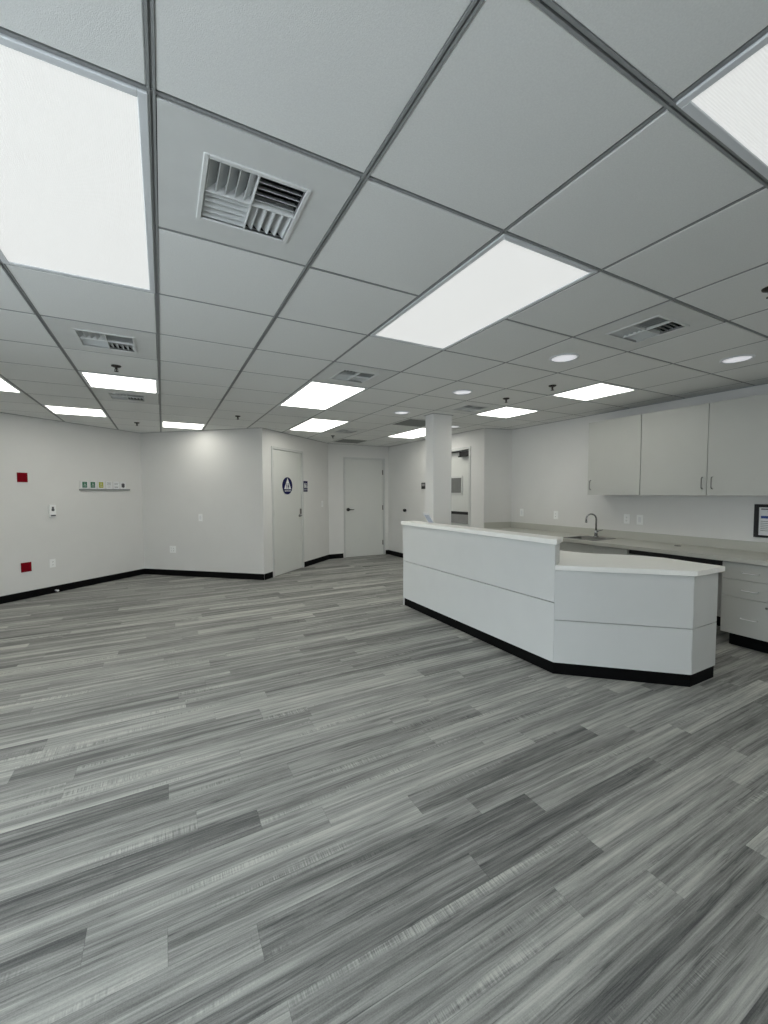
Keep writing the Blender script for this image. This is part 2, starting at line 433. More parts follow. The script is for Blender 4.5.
def make_vent(i, j):
    x, y = cell(i, j)
    t = thing('ceiling_vent', (x+S/2, y+S/2, H), '', 'air vent')
    a, b = 0.152, S-0.152; m = 0.0125
    bm = new()                      # flat metal panel filling the grid cell around the core
    box(bm, x+m, y+m, H-0.001, x+a, y+S-m, H+0.01); box(bm, x+b, y+m, H-0.001, x+S-m, y+S-m, H+0.01)
    box(bm, x+a, y+m, H-0.001, x+b, y+a, H+0.01); box(bm, x+a, y+b, H-0.001, x+b, y+S-m, H+0.01)
    obj('panel', bm, M['ventpanel'], t)
    bm = new(); r = 0.016
    box(bm, x+a-r, y+a-r, H-0.006, x+a, y+b+r, H+0.01, bev=.002); box(bm, x+b, y+a-r, H-0.006, x+b+r, y+b+r, H+0.01, bev=.002)
    box(bm, x+a, y+a-r, H-0.006, x+b, y+a, H+0.01, bev=.002); box(bm, x+a, y+b, H-0.006, x+b, y+b+r, H+0.01, bev=.002)
    cx, cy = x+S/2, y+S/2
    box(bm, cx-.002, y+a, H-0.004, cx+.002, y+b, H+0.035); box(bm, x+a, cy-.002, H-0.004, x+b, cy+.002, H+0.035)
    obj('core_frame', bm, M['ventpanel'], t)
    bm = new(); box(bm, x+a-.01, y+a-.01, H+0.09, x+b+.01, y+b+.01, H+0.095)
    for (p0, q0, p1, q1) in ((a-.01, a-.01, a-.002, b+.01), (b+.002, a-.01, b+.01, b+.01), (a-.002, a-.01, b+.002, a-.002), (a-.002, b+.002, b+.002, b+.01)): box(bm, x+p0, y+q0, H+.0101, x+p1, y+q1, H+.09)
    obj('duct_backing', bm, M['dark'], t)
    q = (b-a)/2; pitch = q/5; lean = 0.034; hz = 0.034; th = 0.0018
    for (ux, uy) in ((0, 0), (1, 0), (0, 1), (1, 1)):
        ox, oy = x+a+ux*q, y+a+uy*q; bm = new()
        alongY = (ux == uy)
        sgn = (-1 if ux == 0 else 1) if alongY else (-1 if uy == 0 else 1)
        for k in range(5):
            c = (k+0.5)*pitch
            tt = bmesh.new()
            zl, zh = H+0.002, H+0.002+hz
            lo_, hi_ = c+sgn*lean*0.35, c-sgn*lean*0.65
            def pt(u, v, z): return (ox+u, oy+v, z) if alongY else (ox+v, oy+u, z)
            vs = [tt.verts.new(pt(*p)) for p in ((lo_-th, .003, zl), (lo_+th, .003, zl), (lo_+th, q-.003, zl), (lo_-th, q-.003, zl),
                                                (hi_-th, .003, zh), (hi_+th, .003, zh), (hi_+th, q-.003, zh), (hi_-th, q-.003, zh))]
            for f in ((0, 1, 2, 3), (4, 5, 6, 7), (0, 1, 5, 4), (1, 2, 6, 5), (2, 3, 7, 6), (3, 0, 4, 7)): tt.faces.new([vs[w] for w in f])
            merge(bm, tt)
        obj('louvers', bm, M['vent'], t)
    return t
VL = {
 (0, 2): 'largest, nearest ceiling vent with white louvers, beside the big lit panel',
 (-1, 5): 'air vent on the left side, in front of the square lit panel and sprinkler',
 (-1, 8): 'small far air vent on the left side, right behind the square lit panel',
 (2, 5): 'air vent in mid ceiling, at the near end of the second long lit panel',
 (4, 2): 'air vent on the right side, right of the long middle light panel',
 (5, 6): 'air vent right above the white column, left of a square lit panel',
 (4, 10): 'farthest small air vent, near the far door and beside a lit panel',
}
v0 = make_vent(0, 2); v0['label'] = VL[(0, 2)]; v0['group'] = 'ceiling air vents'
for k in VENTS[1:]:
    x, y = cell(*k); dup(v0, (x+S/2, y+S/2, H), VL[k], 'ceiling air vents')
for k, lab in zip(RET, ('dark grey perforated return grille tile beside the column', 'dark grey return grille tile above the far door')):
    x, y = cell(*k); t = thing('return_grille', (x+S/2, y+S/2, H), lab, 'air grille', group='return grilles')
    bm = new()
    for (a0, b0, a1, b1) in ((.0125, .0125, .035, S-.0125), (S-.035, .0125, S-.0125, S-.0125), (.035, .0125, S-.035, .035), (.035, S-.035, S-.035, S-.0125)):
        box(bm, x+a0, y+b0, H-0.003, x+a1, y+b1, H+0.01)
    obj('frame', bm, M['ventpanel'], t)
    bm = new(); box(bm, x+.034, y+.034, H+0.001, x+S-.034, y+S-.034, H+0.006); obj('perforated_plate', bm, M['returnp'], t)

def lathe(bm, c, prof, seg=28):
    t = bmesh.new(); rings = []
    for r, z in prof: rings.append([t.verts.new((c[0]+r*math.cos(2*math.pi*k/seg), c[1]+r*math.sin(2*math.pi*k/seg), c[2]+z)) for k in range(seg)])
    for a, b in zip(rings, rings[1:]):
        for k in range(seg):
            f = t.faces.new((a[k], a[(k+1) % seg], b[(k+1) % seg], b[k])); f.smooth = True
    t.faces.new(rings[0]); t.faces.new(rings[-1][::-1])
    merge(bm, t)
CANS = [((4, 3), 'round recessed downlight left of the square panel by the wall cabinets'),
        ((4, 5), 'round recessed downlight in mid ceiling, above and right of the column'),
        ((4, 7), 'round recessed downlight just left of the column top'),
        ((6, 8), 'round recessed downlight just peeking out at the right of the column top'),
        ((6, 2), 'round recessed downlight above the right hand wall cabinet')]
c0 = None
for (i, j), lab in CANS:
    x, y = cell(i, j); c = (x+S/2+(.085 if i == 6 and j == 8 else 0), y+S/2, H)
    if c0 is None:
        c0 = thing('downlight', c, lab, 'downlight', group='recessed downlights')
        bm = new(); t = bmesh.new(); rings = []
        for r, z in ((0.108, 0), (0.106, -0.006), (0.092, -0.009), (0.088, -0.003)):
            rings.append([t.verts.new((c[0]+r*math.cos(2*math.pi*k/32), c[1]+r*math.sin(2*math.pi*k/32), c[2]+z)) for k in range(32)])
        for a, b in zip(rings, rings[1:]):
            for k in range(32):
                f = t.faces.new((a[k], a[(k+1) % 32], b[(k+1) % 32], b[k])); f.smooth = True
        merge(bm, t); obj('trim_ring', bm, M['fixture'], c0)
        bm = new(); lathe(bm, c, [(0.0885, -0.0005), (0.0885, -0.003), (0.05, -0.006), (0.002, -0.007)]); obj('lens', bm, M['can'], c0)
    else: dup(c0, c, lab, 'recessed downlights')
SPR = [((-1, 6), 'dark ceiling sprinkler between the left air vent and square lit panel'),
       ((-1, 11), 'tiny ceiling sprinkler at the far left corner of the room'),
       ((1, 9), 'ceiling sprinkler over the open floor before the center wall, far from any panel'),
       ((4, 11), 'ceiling sprinkler just in front of the far door'),
       ((5, 5), 'dark ceiling sprinkler at the near side of the square panel over the desk'),
       ((5, 4), 'ceiling sprinkler touching the left side of the square panel near wall cabinets'),
       ((4, 1), 'dark ceiling sprinkler cut by the right edge of the view')]
s0 = None
for (i, j), lab in SPR:
    x, y = cell(i, j); c = (x+S/2, y+S/2, H)
    if s0 is None:
        s0 = thing('sprinkler', c, lab, 'sprinkler', group='ceiling sprinklers')
        bm = new(); lathe(bm, c, [(0.036, 0), (0.034, -0.008), (0.02, -0.014), (0.012, -0.014)], 20); obj('escutcheon', bm, M['brass'], s0)
        bm = new(); lathe(bm, c, [(0.010, 0.012), (0.010, -0.012), (0.009, -0.03), (0.004, -0.034), (0.004, -0.046)], 14)
        lathe(bm, c, [(0.016, -0.044), (0.016, -0.047), (0.002, -0.048)], 14)
        for s in (-1, 1): tube(bm, [(c[0]+s*.009, c[1], c[2]-.026), (c[0]+s*.013, c[1], c[2]-.034), (c[0]+s*.005, c[1], c[2]-.044)], .002, 6)
        obj('sprinkler_head', bm, M['brass'], s0)
    else: dup(s0, c, lab, 'ceiling sprinklers')

# ------------------------------------------------------------------ column
bm = new(); box(bm, 3.14, 4.465, 0, 3.438, 4.655, 2.45, bev=0.004); col_ = struct('column', bm, M['wall'])
bm = new()
for (a, b, c, d) in ((3.122, 4.447, 3.456, 4.465), (3.122, 4.655, 3.456, 4.673), (3.122, 4.465, 3.14, 4.655), (3.438, 4.465, 3.456, 4.655)):
    box(bm, a, b, H-0.004, c, d, H-0.0005)
obj('ceiling_trim', bm, M['tee'], col_)

# ------------------------------------------------------------------ doors
def door(name, w, a, b, top, hinge, hside, lever, leaf_in=0.012, zs=(0.25, 1.06, 1.89), hm='black'):
    """a..b leaf extent along the wall"""
    r = sroot(name, w.p((a+b)/2, 0, 0), w.ang)
    f = 0.045
    bm = new()
    box(bm, a-f, -0.014, 0, a-0.003, 0.11, top+f, w.mx, bev=.003); box(bm, b+0.003, -0.014, 0, b+f, 0.11, top+f, w.mx, bev=.003)
    box(bm, a-0.003, -0.014, top+0.003, b+0.003, 0.11, top+f, w.mx, bev=.003)
    obj('door_frame', bm, M['frame'], r)
    bm = new(); box(bm, a, leaf_in, 0.001, b, leaf_in+0.045, top, w.mx, bev=.002); leaf = obj('door_leaf', bm, M['door'], r)
    for z in zs:
        bm = new(); hx = a if hside == 'L' else b
        cyl(bm, (hx, -0.004+leaf_in*.2, z), 0.008, 0.11, mx=w.mx, seg=12)
        box(bm, hx-0.018, leaf_in-0.003, z-.052, hx+0.018, leaf_in+.001, z+.052, w.mx)
        obj('hinge', bm, M[hm], r)
    return r
# wall hole edges equal to frame's outer
d1 = door('door_1', wbc, 0.277, 1.163, 2.135, True, 'L', True)
lx, lz = 1.095, 0.985
bm = new(); cyl(bm, (lx, 0.004, lz), 0.028, 0.012, 'Y', mx=wbc.mx); cyl(bm, (lx, -0.02, lz), 0.010, 0.045, 'Y', mx=wbc.mx, seg=14)
tube(bm, [(lx, -0.04, lz), (lx-.03, -.046, lz), (lx-.115, -.042, lz)], [.010, .009, .008], mx=wbc.mx)
hd = obj('door_handle', bm, M['chrome'], d1)
bm = new(); box(bm, lx+.012, -0.018, lz+.03, lx+.030, 0.012, lz+.13, wbc.mx, bev=.004); obj('latch_indicator', bm, M['steel'], d1)
# round restroom sign on the leaf
sx, sz = 0.705, 1.53
sg = thing('restroom_sign', wbc.p(sx, 0, sz), 'round navy restroom sign with white triangle, fixed to the restroom door', 'sign', wbc.ang)
bm = new(); cyl(bm, (sx, 0.006, sz), 0.150, 0.008, 'Y', seg=48, mx=wbc.mx); obj('disc', bm, M['navy'], sg)
def poly_front(w, pts, y0, y1):
    """pts in wall (x, z); extruded between y0 and y1"""
    bm = new(); t = bmesh.new()
    a = [t.verts.new((p[0], y0, p[1])) for p in pts]; b = [t.verts.new((p[0], y1, p[1])) for p in pts]
    t.faces.new(a); t.faces.new(b[::-1])
    for i in range(len(pts)):
        k = (i+1) % len(pts); t.faces.new((a[i], b[i], b[k], a[k]))
    merge(bm, t, w.mx); return bm
obj('triangle', poly_front(wbc, [(sx, sz+.135), (sx-.108, sz-.058), (sx+.108, sz-.058)], 0.0005, 0.0025), M['signwhite'], sg)
def figure(w, fx, fz, h, skirt, y0, y1):
    bm = new(); s = h/0.12
    cyl(bm, (fx, (y0+y1)/2, fz+.105*s), .0105*s, y1-y0, 'Y', seg=16, mx=w.mx)
    if skirt: pts = [(-.008, .09), (.008, .09), (.022, .03), (.010, .03), (.010, 0), (-.010, 0), (-.010, .03), (-.022, .03)]
    else: pts = [(-.015, .09), (.015, .09), (.015, .045), (.010, .045), (.010, 0), (-.010, 0), (-.010, .045), (-.015, .045)]
    b2 = poly_front(w, [(fx+p[0]*s, fz+p[1]*s) for p in pts], y0, y1)
    t = bmesh.new(); me = bpy.data.meshes.new('t'); b2.to_mesh(me); b2.free(); t.from_mesh(me); bpy.data.meshes.remove(me)
    merge(bm, t); return bm
obj('figure', figure(wbc, sx-.026, sz-.048, .10, False, -.0015, .0005), M['navy'], sg)
obj('figure', figure(wbc, sx+.026, sz-.048, .10, True, -.0015, .0005), M['navy'], sg)
def wtext(name, s, size, m, parent, w, x, y, z):
    mx = w.mx @ Matrix.Translation((x, y, z)) @ Matrix.Rotation(math.pi/2, 4, 'X')
    return text(name, s, size, m, parent, mx, 0.0008)
wtext('lettering', 'RESTROOM', 0.036, M['signwhite'], sg, wbc, sx, 0.001, sz-.090)
# square sign right of the door
qx, qz = 1.292, 1.528
sg = thing('restroom_sign', wbc.p(qx, 0, qz), 'small square navy restroom sign on the wall just right of the restroom door', 'sign', wbc.ang)
bm = new(); box(bm, qx-.077, -.006, qz-.10, qx+.077, 0, qz+.10, wbc.mx, bev=.002); obj('plate', bm, M['navy'], sg)
obj('figure', figure(wbc, qx-.036, qz-.035, .105, False, -.008, -.0055), M['signwhite'], sg)
obj('figure', figure(wbc, qx+.004, qz-.035, .105, True, -.008, -.0055), M['signwhite'], sg)
bm = new(); t = bmesh.new()                       # wheelchair symbol
cyl(bm, (qx+.045, -.007, qz+.055), .009, .003, 'Y', seg=14, mx=wbc.mx)
pts = [(qx+.045, -.0075, qz+.044), (qx+.046, -.0075, qz+.008), (qx+.064, -.0075, qz+.008), (qx+.068, -.0075, qz-.03)]
tube(bm, pts, .004, 6, wbc.mx)
tube(bm, [(qx+.044+.022*math.cos(a), -.0075, qz-.008+.022*math.sin(a)) for a in [math.radians(110+k*20) for k in range(11)]], .003, 6, wbc.mx)
obj('figure', bm, M['signwhite'], sg)
wtext('lettering', 'RESTROOM', 0.024, M['signwhite'], sg, wbc, qx, -.0068, qz-.066)

d2 = door('door_2', wd, 0.387, 1.303, 2.125, True, 'R', True, zs=(0.28, 1.07, 1.86), hm='steel')
lx, lz = 0.447, 1.04
bm = new(); cyl(bm, (lx, 0.000, lz), 0.036, 0.022, 'Y', mx=wd.mx); cyl(bm, (lx, -0.02, lz), 0.012, 0.045, 'Y', mx=wd.mx, seg=14)
tube(bm, [(lx, -0.042, lz), (lx+.03, -.048, lz), (lx+.12, -.044, lz)], [.012, .011, .009], mx=wd.mx)
obj('door_handle', bm, M['black'], d2)

d3 = door('door_3', we, 1.805, 2.705, 2.135, True, 'R', True, leaf_in=0.075, hm='steel')
bm = new(); box(bm, 1.930, .060, 1.36, 2.470, .0748, 1.70, we.mx, bev=.003); fr_ = obj('vision_frame', bm, M['frame'], d3)
bm = new(); box(bm, 1.960, .054, 1.40, 2.435, .0598, 1.665, we.mx); obj('pane', bm, M['glass'], fr_)
bm = new(); box(bm, 2.430, 0.015, 2.03, 2.690, .0748, 2.12, we.mx, bev=.006)
cl = obj('door_closer', bm, M['black'], d3)
bm = new(); box(bm, 2.080, -.01, 2.105, 2.480, .010, 2.125, we.mx, bev=.003); box(bm, 2.430, -.008, 2.02, 2.630, .016, 2.04, we.mx); obj('closer_arm', bm, M['black'], cl)
bm = new(); box(bm, 1.830, .030, .86, 2.685, .0748, 1.02, we.mx, bev=.004); pb = obj('push_bar', bm, M['greyplate'], d3)
bm = new(); box(bm, 1.830, .022, 1.02, 2.685, .0748, 1.066, we.mx, bev=.004); obj('bar_cap', bm, M['black'], pb)

# ------------------------------------------------------------------ things on the walls
def plate_thing(name, w, x, z, ww, hh, label, cat, gangs=1, style='outlet', group=None):
    t = thing(name, w.p(x, 0, z), label, cat, w.ang, group)
    bm = new(); box(bm, x-ww/2, -.007, z-hh/2, x+ww/2, 0, z+hh/2, w.mx, bev=.0025); obj('plate', bm, M['plastic'], t)
    for k in range(gangs):
        cx = x+(k-(gangs-1)/2)*.046*1.0
        if style == 'outlet':
            for s in (-1, 1):
                bm = new(); cyl(bm, (cx, -.008, z+s*.02), .0165, .004, 'Y', seg=20, mx=w.mx); so = obj('socket', bm, M['plastic'], t)
                bm = new()
                for q in (-.006, .006): box(bm, cx+q-.0012, -.0105, z+s*.02-.004, cx+q+.0012, -.0098, z+s*.02+.006, w.mx)
                cyl(bm, (cx, -.0102, z+s*.02-.009), .0025, .001, 'Y', seg=10, mx=w.mx)
                obj('slots', bm, M['black'], so)
        else:
            bm = new(); box(bm, cx-.0165, -.011, z-.033, cx+.0165, -.006, z+.033, w.mx, bev=.002); obj('rocker', bm, M['signwhite'], t)
    return t
def o_(x): return LO+x
# left wall
for z, lab in ((1.623, 'upper small red square plate on the left wall, above the white device'), (0.424, 'lower small red square plate on the left wall near the floor')):
    t = thing('red_plate', wl.p(o_(.258), 0, z), lab, 'plate', wl.ang, 'red square plates on the left wall')
    bm = new(); box(bm, o_(.199), -.012, z-.063, o_(.316), 0, z+.063, wl.mx, bev=.002); obj('cover', bm, M['red'], t)
    for s in (-1, 1):
        bm = new(); cyl(bm, (o_(.258), -.013, z+s*.045), .004, .003, 'Y', seg=10, mx=wl.mx); obj('screw', bm, M['red'], t)
t = thing('wall_sensor', wl.p(o_(.597), 0, 1.16), 'small white wall device with a dark round window, above the left wall outlet', 'wall device', wl.ang)
bm = new(); box(bm, o_(.556), -.030, 1.075, o_(.638), 0, 1.25, wl.mx, bev=.006, seg=2); obj('body', bm, M['plastic'], t)
bm = new(); cyl(bm, (o_(.595), -.031, 1.178), .019, .006, 'Y', mx=wl.mx); box(bm, o_(.582), -.0315, 1.18, o_(.608), -.0295, 1.222, wl.mx); obj('sensor_window', bm, M['ink'], t)
bm = new(); box(bm, o_(.565), -.032, 1.088, o_(.628), -.029, 1.108, wl.mx); obj('slot', bm, M['ink'], t)
t = plate_thing('wall_outlet', wl, o_(.578), .425, .078, .118, 'white electrical outlet low on the left wall, right of the lower red plate', 'outlet')
bm = new(); box(bm, o_(.535), -.006, .50, o_(.60), 0, .575, wl.mx, bev=.002); obj('blank_plate', bm, M['wall'], t)
t = thing('door_stop', wl.p(o_(.60), 0, .04), 'tiny white cone on the black baseboard of the left wall', 'door stop', wl.ang)
bm = new(); cyl(bm, (o_(.60), -.030, .035), .012, .04, 'Y', r2=.010, mx=wl.mx); obj('stem', bm, M['plastic'], t)
bm = new(); cyl(bm, (o_(.60), -.055, .035), .012, .012, 'Y', r2=.015, mx=wl.mx); obj('tip', bm, M['signwhite'], t)
# card rail
t = thing('card_rail', wl.p(o_(1.375), 0, 1.46), 'thin white rail on the left wall holding six small cards', 'rail', wl.ang)
bm = new(); box(bm, o_(.985), -.010, 1.472, o_(1.765), 0, 1.592, wl.mx, bev=.002); obj('back_strip', bm, M['wall'], t)
bm = new(); box(bm, o_(.975), -.030, 1.455, o_(1.775), 0, 1.470, wl.mx, bev=.002); box(bm, o_(.975), -.030, 1.468, o_(1.775), -.027, 1.478, wl.mx); obj('ledge', bm, M['tee'], t)
cards = [('green', 'first green card from the left in the wall rail'), ('green', 'second green card in the wall rail, left of the olive yellow card'),
         ('olive', 'olive yellow card in the wall rail'), ('t', 'white card with printed lines just right of the yellow card in the rail'),
         ('t', 'white printed card beside the grey figure card in the rail'), ('fig', 'card with a dark grey figure at the right end of the rail')]
for k, ((kd, lab), cx) in enumerate(zip(cards, (1.046, 1.167, 1.294, 1.422, 1.540, 1.657))):
    x = o_(cx); t = thing('information_card', wl.p(x, -.012, 1.471), lab, 'card', wl.ang, 'cards in the wall rail')
    bm = new(); box(bm, x-.050, -.022, 1.4705, x+.050, -.0105, 1.596, wl.mx, bev=.0015); obj('card_body', bm, M['signwhite'], t)
    bm = new()
    if kd in ('green', 'olive'):
        box(bm, x-.034, -.0235, 1.495, x+.034, -.0218, 1.583, wl.mx); obj('printed_square', bm, M[kd], t)
        bm = new(); b_ = 1.54
        for q in range(3): box(bm, x-.02+q*.006, -.0245, b_-.022+q*.022, x+.024-q*.008, -.0233, b_-.016+q*.022, wl.mx)
        obj('printed_lines', bm, M['signwhite'], t)
    elif kd == 't':
        for q, zz in enumerate((1.575, 1.560, 1.542, 1.508) if k == 3 else (1.570, 1.548, 1.512, 1.500)):
            bm = new(); box(bm, x-.034+.006*(q % 2), -.0232, zz-.0025, x+.034-.008*(q % 2), -.0218, zz+.0025, wl.mx); obj('printed_line', bm, M['ink'], t)
    else:
        tt = figure(wl, x, 1.492, .092, False, -.0235, -.0218); me = bpy.data.meshes.new('t'); tt.to_mesh(me); tt.free(); bm.from_mesh(me)
        box(bm, x-.026, -.0235, 1.505, x+.026, -.0219, 1.565, wl.mx); obj('printed_figure', bm, M['ink'], t)
# center wall
plate_thing('wall_switch', wab, 1.15, 1.0, .076, .122, 'white switch plate at waist height on the center wall', 'switch', style='rocker')
plate_thing('wall_outlet', wab, .592, .45, .122, .118, 'wide double outlet plate low on the center wall', 'outlet', gangs=2)
plate_thing('wall_switch', wbc, 1.93, 1.18, .076, .122, 'pale switch plate on the wall between the two doors', 'switch', style='rocker')
# hall wall
t = thing('thermostat', we.p(1.41, 0, 1.536), 'small dark box on the wall just left of the column', 'thermostat', we.ang)
bm = new(); box(bm, 1.34, -.03, 1.475, 1.48, 0, 1.60, we.mx, bev=.004); obj('case', bm, M['black'], t)
bm = new(); box(bm, 1.36, -.032, 1.53, 1.46, -.0295, 1.58, we.mx); obj('display', bm, M['greyplate'], t)
t = thing('wall_stop', we.p(.72, 0, 1.03), 'small dark round knob on the wall right of the far door', 'door stop', we.ang)
bm = new(); cyl(bm, (.72, -.01, 1.03), .028, .02, 'Y', mx=we.mx); obj('base', bm, M['brass'], t)
bm = new(); cyl(bm, (.72, -.035, 1.03), .035, .03, 'Y', r2=.028, mx=we.mx); obj('bumper', bm, M['black'], t)
# right wall: along = distance from F towards the camera
RX = lambda y: 5.03-y
plate_thing('wall_switch', wr, RX(4.80), 1.078, .076, .122, 'white switch plate above the worktop near the alcove corner', 'switch', style='rocker')
plate_thing('wall_outlet', wr, RX(4.144), 1.068, .076, .120, 'white outlet above the worktop between alcove and faucet', 'outlet')
plate_thing('wall_outlet', wr, RX(3.087), 1.07, .076, .120, 'white outlet under the wall cabinets, right of the faucet', 'outlet')
plate_thing('wall_switch', wr, RX(2.927), 1.068, .076, .120, 'white switch plate under the wall cabinets beside an outlet', 'switch', style='rocker')
# framed notice
t = thing('framed_notice', wr.p(RX(1.61), 0, .963), 'dark framed printed notice on the wall at the right edge, under cabinets', 'notice', wr.ang)
fx0, fx1, fz0, fz1 = RX(1.823), RX(1.39), .963, 1.285
bm = new()
box(bm, fx0, -.03, fz0, fx0+.035, -.002, fz1, wr.mx, bev=.004); box(bm, fx1-.035, -.03, fz0, fx1, -.002, fz1, wr.mx, bev=.004)
box(bm, fx0+.03, -.03, fz1-.03, fx1-.03, -.002, fz1, wr.mx, bev=.004); box(bm, fx0+.03, -.03, fz0, fx1-.03, -.002, fz0+.022, wr.mx, bev=.004)
obj('frame', bm, M['black'], t)
bm = new(); box(bm, fx0+.03, -.014, fz0+.018, fx1-.03, -.004, fz1-.026, wr.mx); obj('paper', bm, M['signwhite'], t)
bm = new(); pw0, pw1 = fx0+.050, fx1-.055
box(bm, pw0, -.0155, 1.232, pw0+.11, -.0138, 1.244, wr.mx); box(bm, pw0+.05, -.0155, 1.212, pw1, -.0138, 1.220, wr.mx); box(bm, pw0+.06, -.0155, 1.190, pw1-.05, -.0138, 1.202, wr.mx)
for q in range(6): box(bm, pw0, -.0155, 1.118-q*.018, pw1-.02*(q % 3), -.0138, 1.122-q*.018, wr.mx)
obj('printed_lines', bm, M['ink'], t)
bm = new(); box(bm, pw0, -.0156, 1.148, pw1, -.0138, 1.172, wr.mx); obj('blue_band', bm, M['blueink'], t)

# ------------------------------------------------------------------ reception desk
desk = thing('reception_desk', (3.0, 3.0, 0), 'long white angled reception desk with a high counter and a lower counter', 'reception desk')
def seg_box(bm, p, q, t0, t1, z0, z1, a=0.0, b=0.0, bev=.0015):
    """board along p->q; t0..t1 is the offset to its inner (staff) side"""
    w = Wall(p, q); box(bm, a, t0, z0, w.L-b, t1, z1, w.mx, bev=bev)
P0, P1, P2, P3 = (2.63, 4.378), (2.63, 2.13), (3.312, 1.505), (3.662, 1.507)
def in_(p, q):      # y+ of Wall(p,q) is left of direction?  flip so that it is the staff side
    return (p, q)
core_hi = [(2.650, 4.37), (2.650, 2.20), (2.735, 2.24), (2.735, 4.37)]
core_lo = [(2.645, 2.150), (3.322, 1.524), (3.650, 1.524), (3.650, 1.86), (3.625, 1.86), (3.625, 1.60), (3.36, 1.60), (2.745, 2.18)]
bm = new(); prism(bm, core_hi, .095, 1.01); prism(bm, [(p[0], p[1]) for p in core_lo], .095, .81); obj('desk_core', bm, M['seam'], desk)
# end caps of the high wall
bm = new(); prism(bm, [(2.6305, 2.1305), (2.757, 2.194), (2.757, 2.236), (2.6305, 2.173)], .80, 1.0105); obj('end_panel', bm, M['desk'], desk)
bm = new(); prism(bm, [(2.631, 4.388), (2.631, 4.370), (2.755, 4.370), (2.755, 4.388)], .0, 1.01); obj('end_panel', bm, M['desk'], desk)
def panel(p, q, z0, z1, a=0.0015, b=0.0015):
    d = Vector((q[0]-p[0], q[1]-p[1])).normalized(); n = Vector((-d.y, d.x))   # left of the run = staff side
    bm = new(); t = 0.018
    e0 = Vector(p)+d*a; e1 = Vector(q)-d*b
    prism(bm, [tuple(e0), tuple(e1), tuple(e1+n*t), tuple(e0+n*t)], z0, z1); return bm
for z0, z1 in ((.093, .5550), (.5610, 1.01)): obj('front_panel', panel(P0, P1, z0, z1, b=.0), M['desk'], desk)
for z0, z1 in ((.093, .4230), (.4290, .81)): obj('front_panel', panel(P1, P2, z0, z1, a=.003), M['desk'], desk)
for z0, z1 in ((.093, .4230), (.4290, .81)): obj('side_panel', panel(P2, P3, z0, z1, a=.003), M['desk'], desk)
bm = new(); prism(bm, [(2.755, 2.19), (2.755, 4.37), (2.737, 4.37), (2.737, 2.185)], .02, 1.01)
obj('back_panel', bm, M['desk'], desk)
bm = new(); prism(bm, [(2.636, 4.36), (2.636, 2.136), (3.315, 1.512), (3.652, 1.512), (3.652, 1.59), (3.36, 1.59), (2.73, 2.18), (2.73, 4.36)], 0, .0945)
obj('toe_kick', bm, M['base'], desk)
bm = new(); prism(bm, [(2.607, 4.398), (2.607, 2.098), (2.805, 2.203), (2.805, 4.398)], 1.011, 1.05, bev=.003); obj('high_counter', bm, M['white_top'], desk)
low = [(2.625, 2.125), (3.305, 1.484), (3.690, 1.478), (3.735, 1.93), (3.70, 2.04), (3.62, 2.17), (3.53, 2.275), (3.44, 2.36), (3.385, 2.46), (3.345, 2.60), (3.32, 2.80), (3.31, 3.0),
       (3.31, 4.40), (2.757, 4.40), (2.757, 2.20)]
bm = new(); prism(bm, low, .812, .85, bev=.003); obj('low_counter', bm, M['white_top'], desk)
bm = new(); prism(bm, [(2.69, 4.39), (2.69, 4.44), (3.11, 4.44), (3.11, 4.39)], .812, .85); obj('counter_end', bm, M['white_top'], desk)
bm = new(); box(bm, 2.76, 4.30, .0, 3.22, 4.33, .811); obj('support_panel', bm, M['desk'], desk)
# sign holder on the ledge
t = thing('sign_holder', (2.72, 4.1, 1.05), 'small tilted white sign holder on the far end of the high counter', 'sign holder', math.radians(-20))
m_ = Matrix.Translation((2.742, 3.97, 1.0505)) @ Matrix.Rotation(math.radians(12), 4, 'Z')
b_ = new(); box(b_, -.055, -.04, 0, .055, .04, .004, m_, bev=.001); obj('base', b_, M['plastic'], t)
m2 = m_ @ Matrix.Translation((0.03, 0, .003)) @ Matrix.Rotation(math.radians(-40), 4, 'Y')
b_ = new(); box(b_, -.004, -.045, 0, .004, .045, .150, m2, bev=.001); obj('panel', b_, M['signwhite'], t)
b_ = new(); box(b_, .0038, -.036, .012, .006, .036, .125, m2); obj('printed_sheet', b_, M['bluegrey'], t)
b_ = new(); box(b_, -.006, -.036, .012, -.0038, .036, .125, m2); obj('printed_sheet', b_, M['bluegrey'], t)

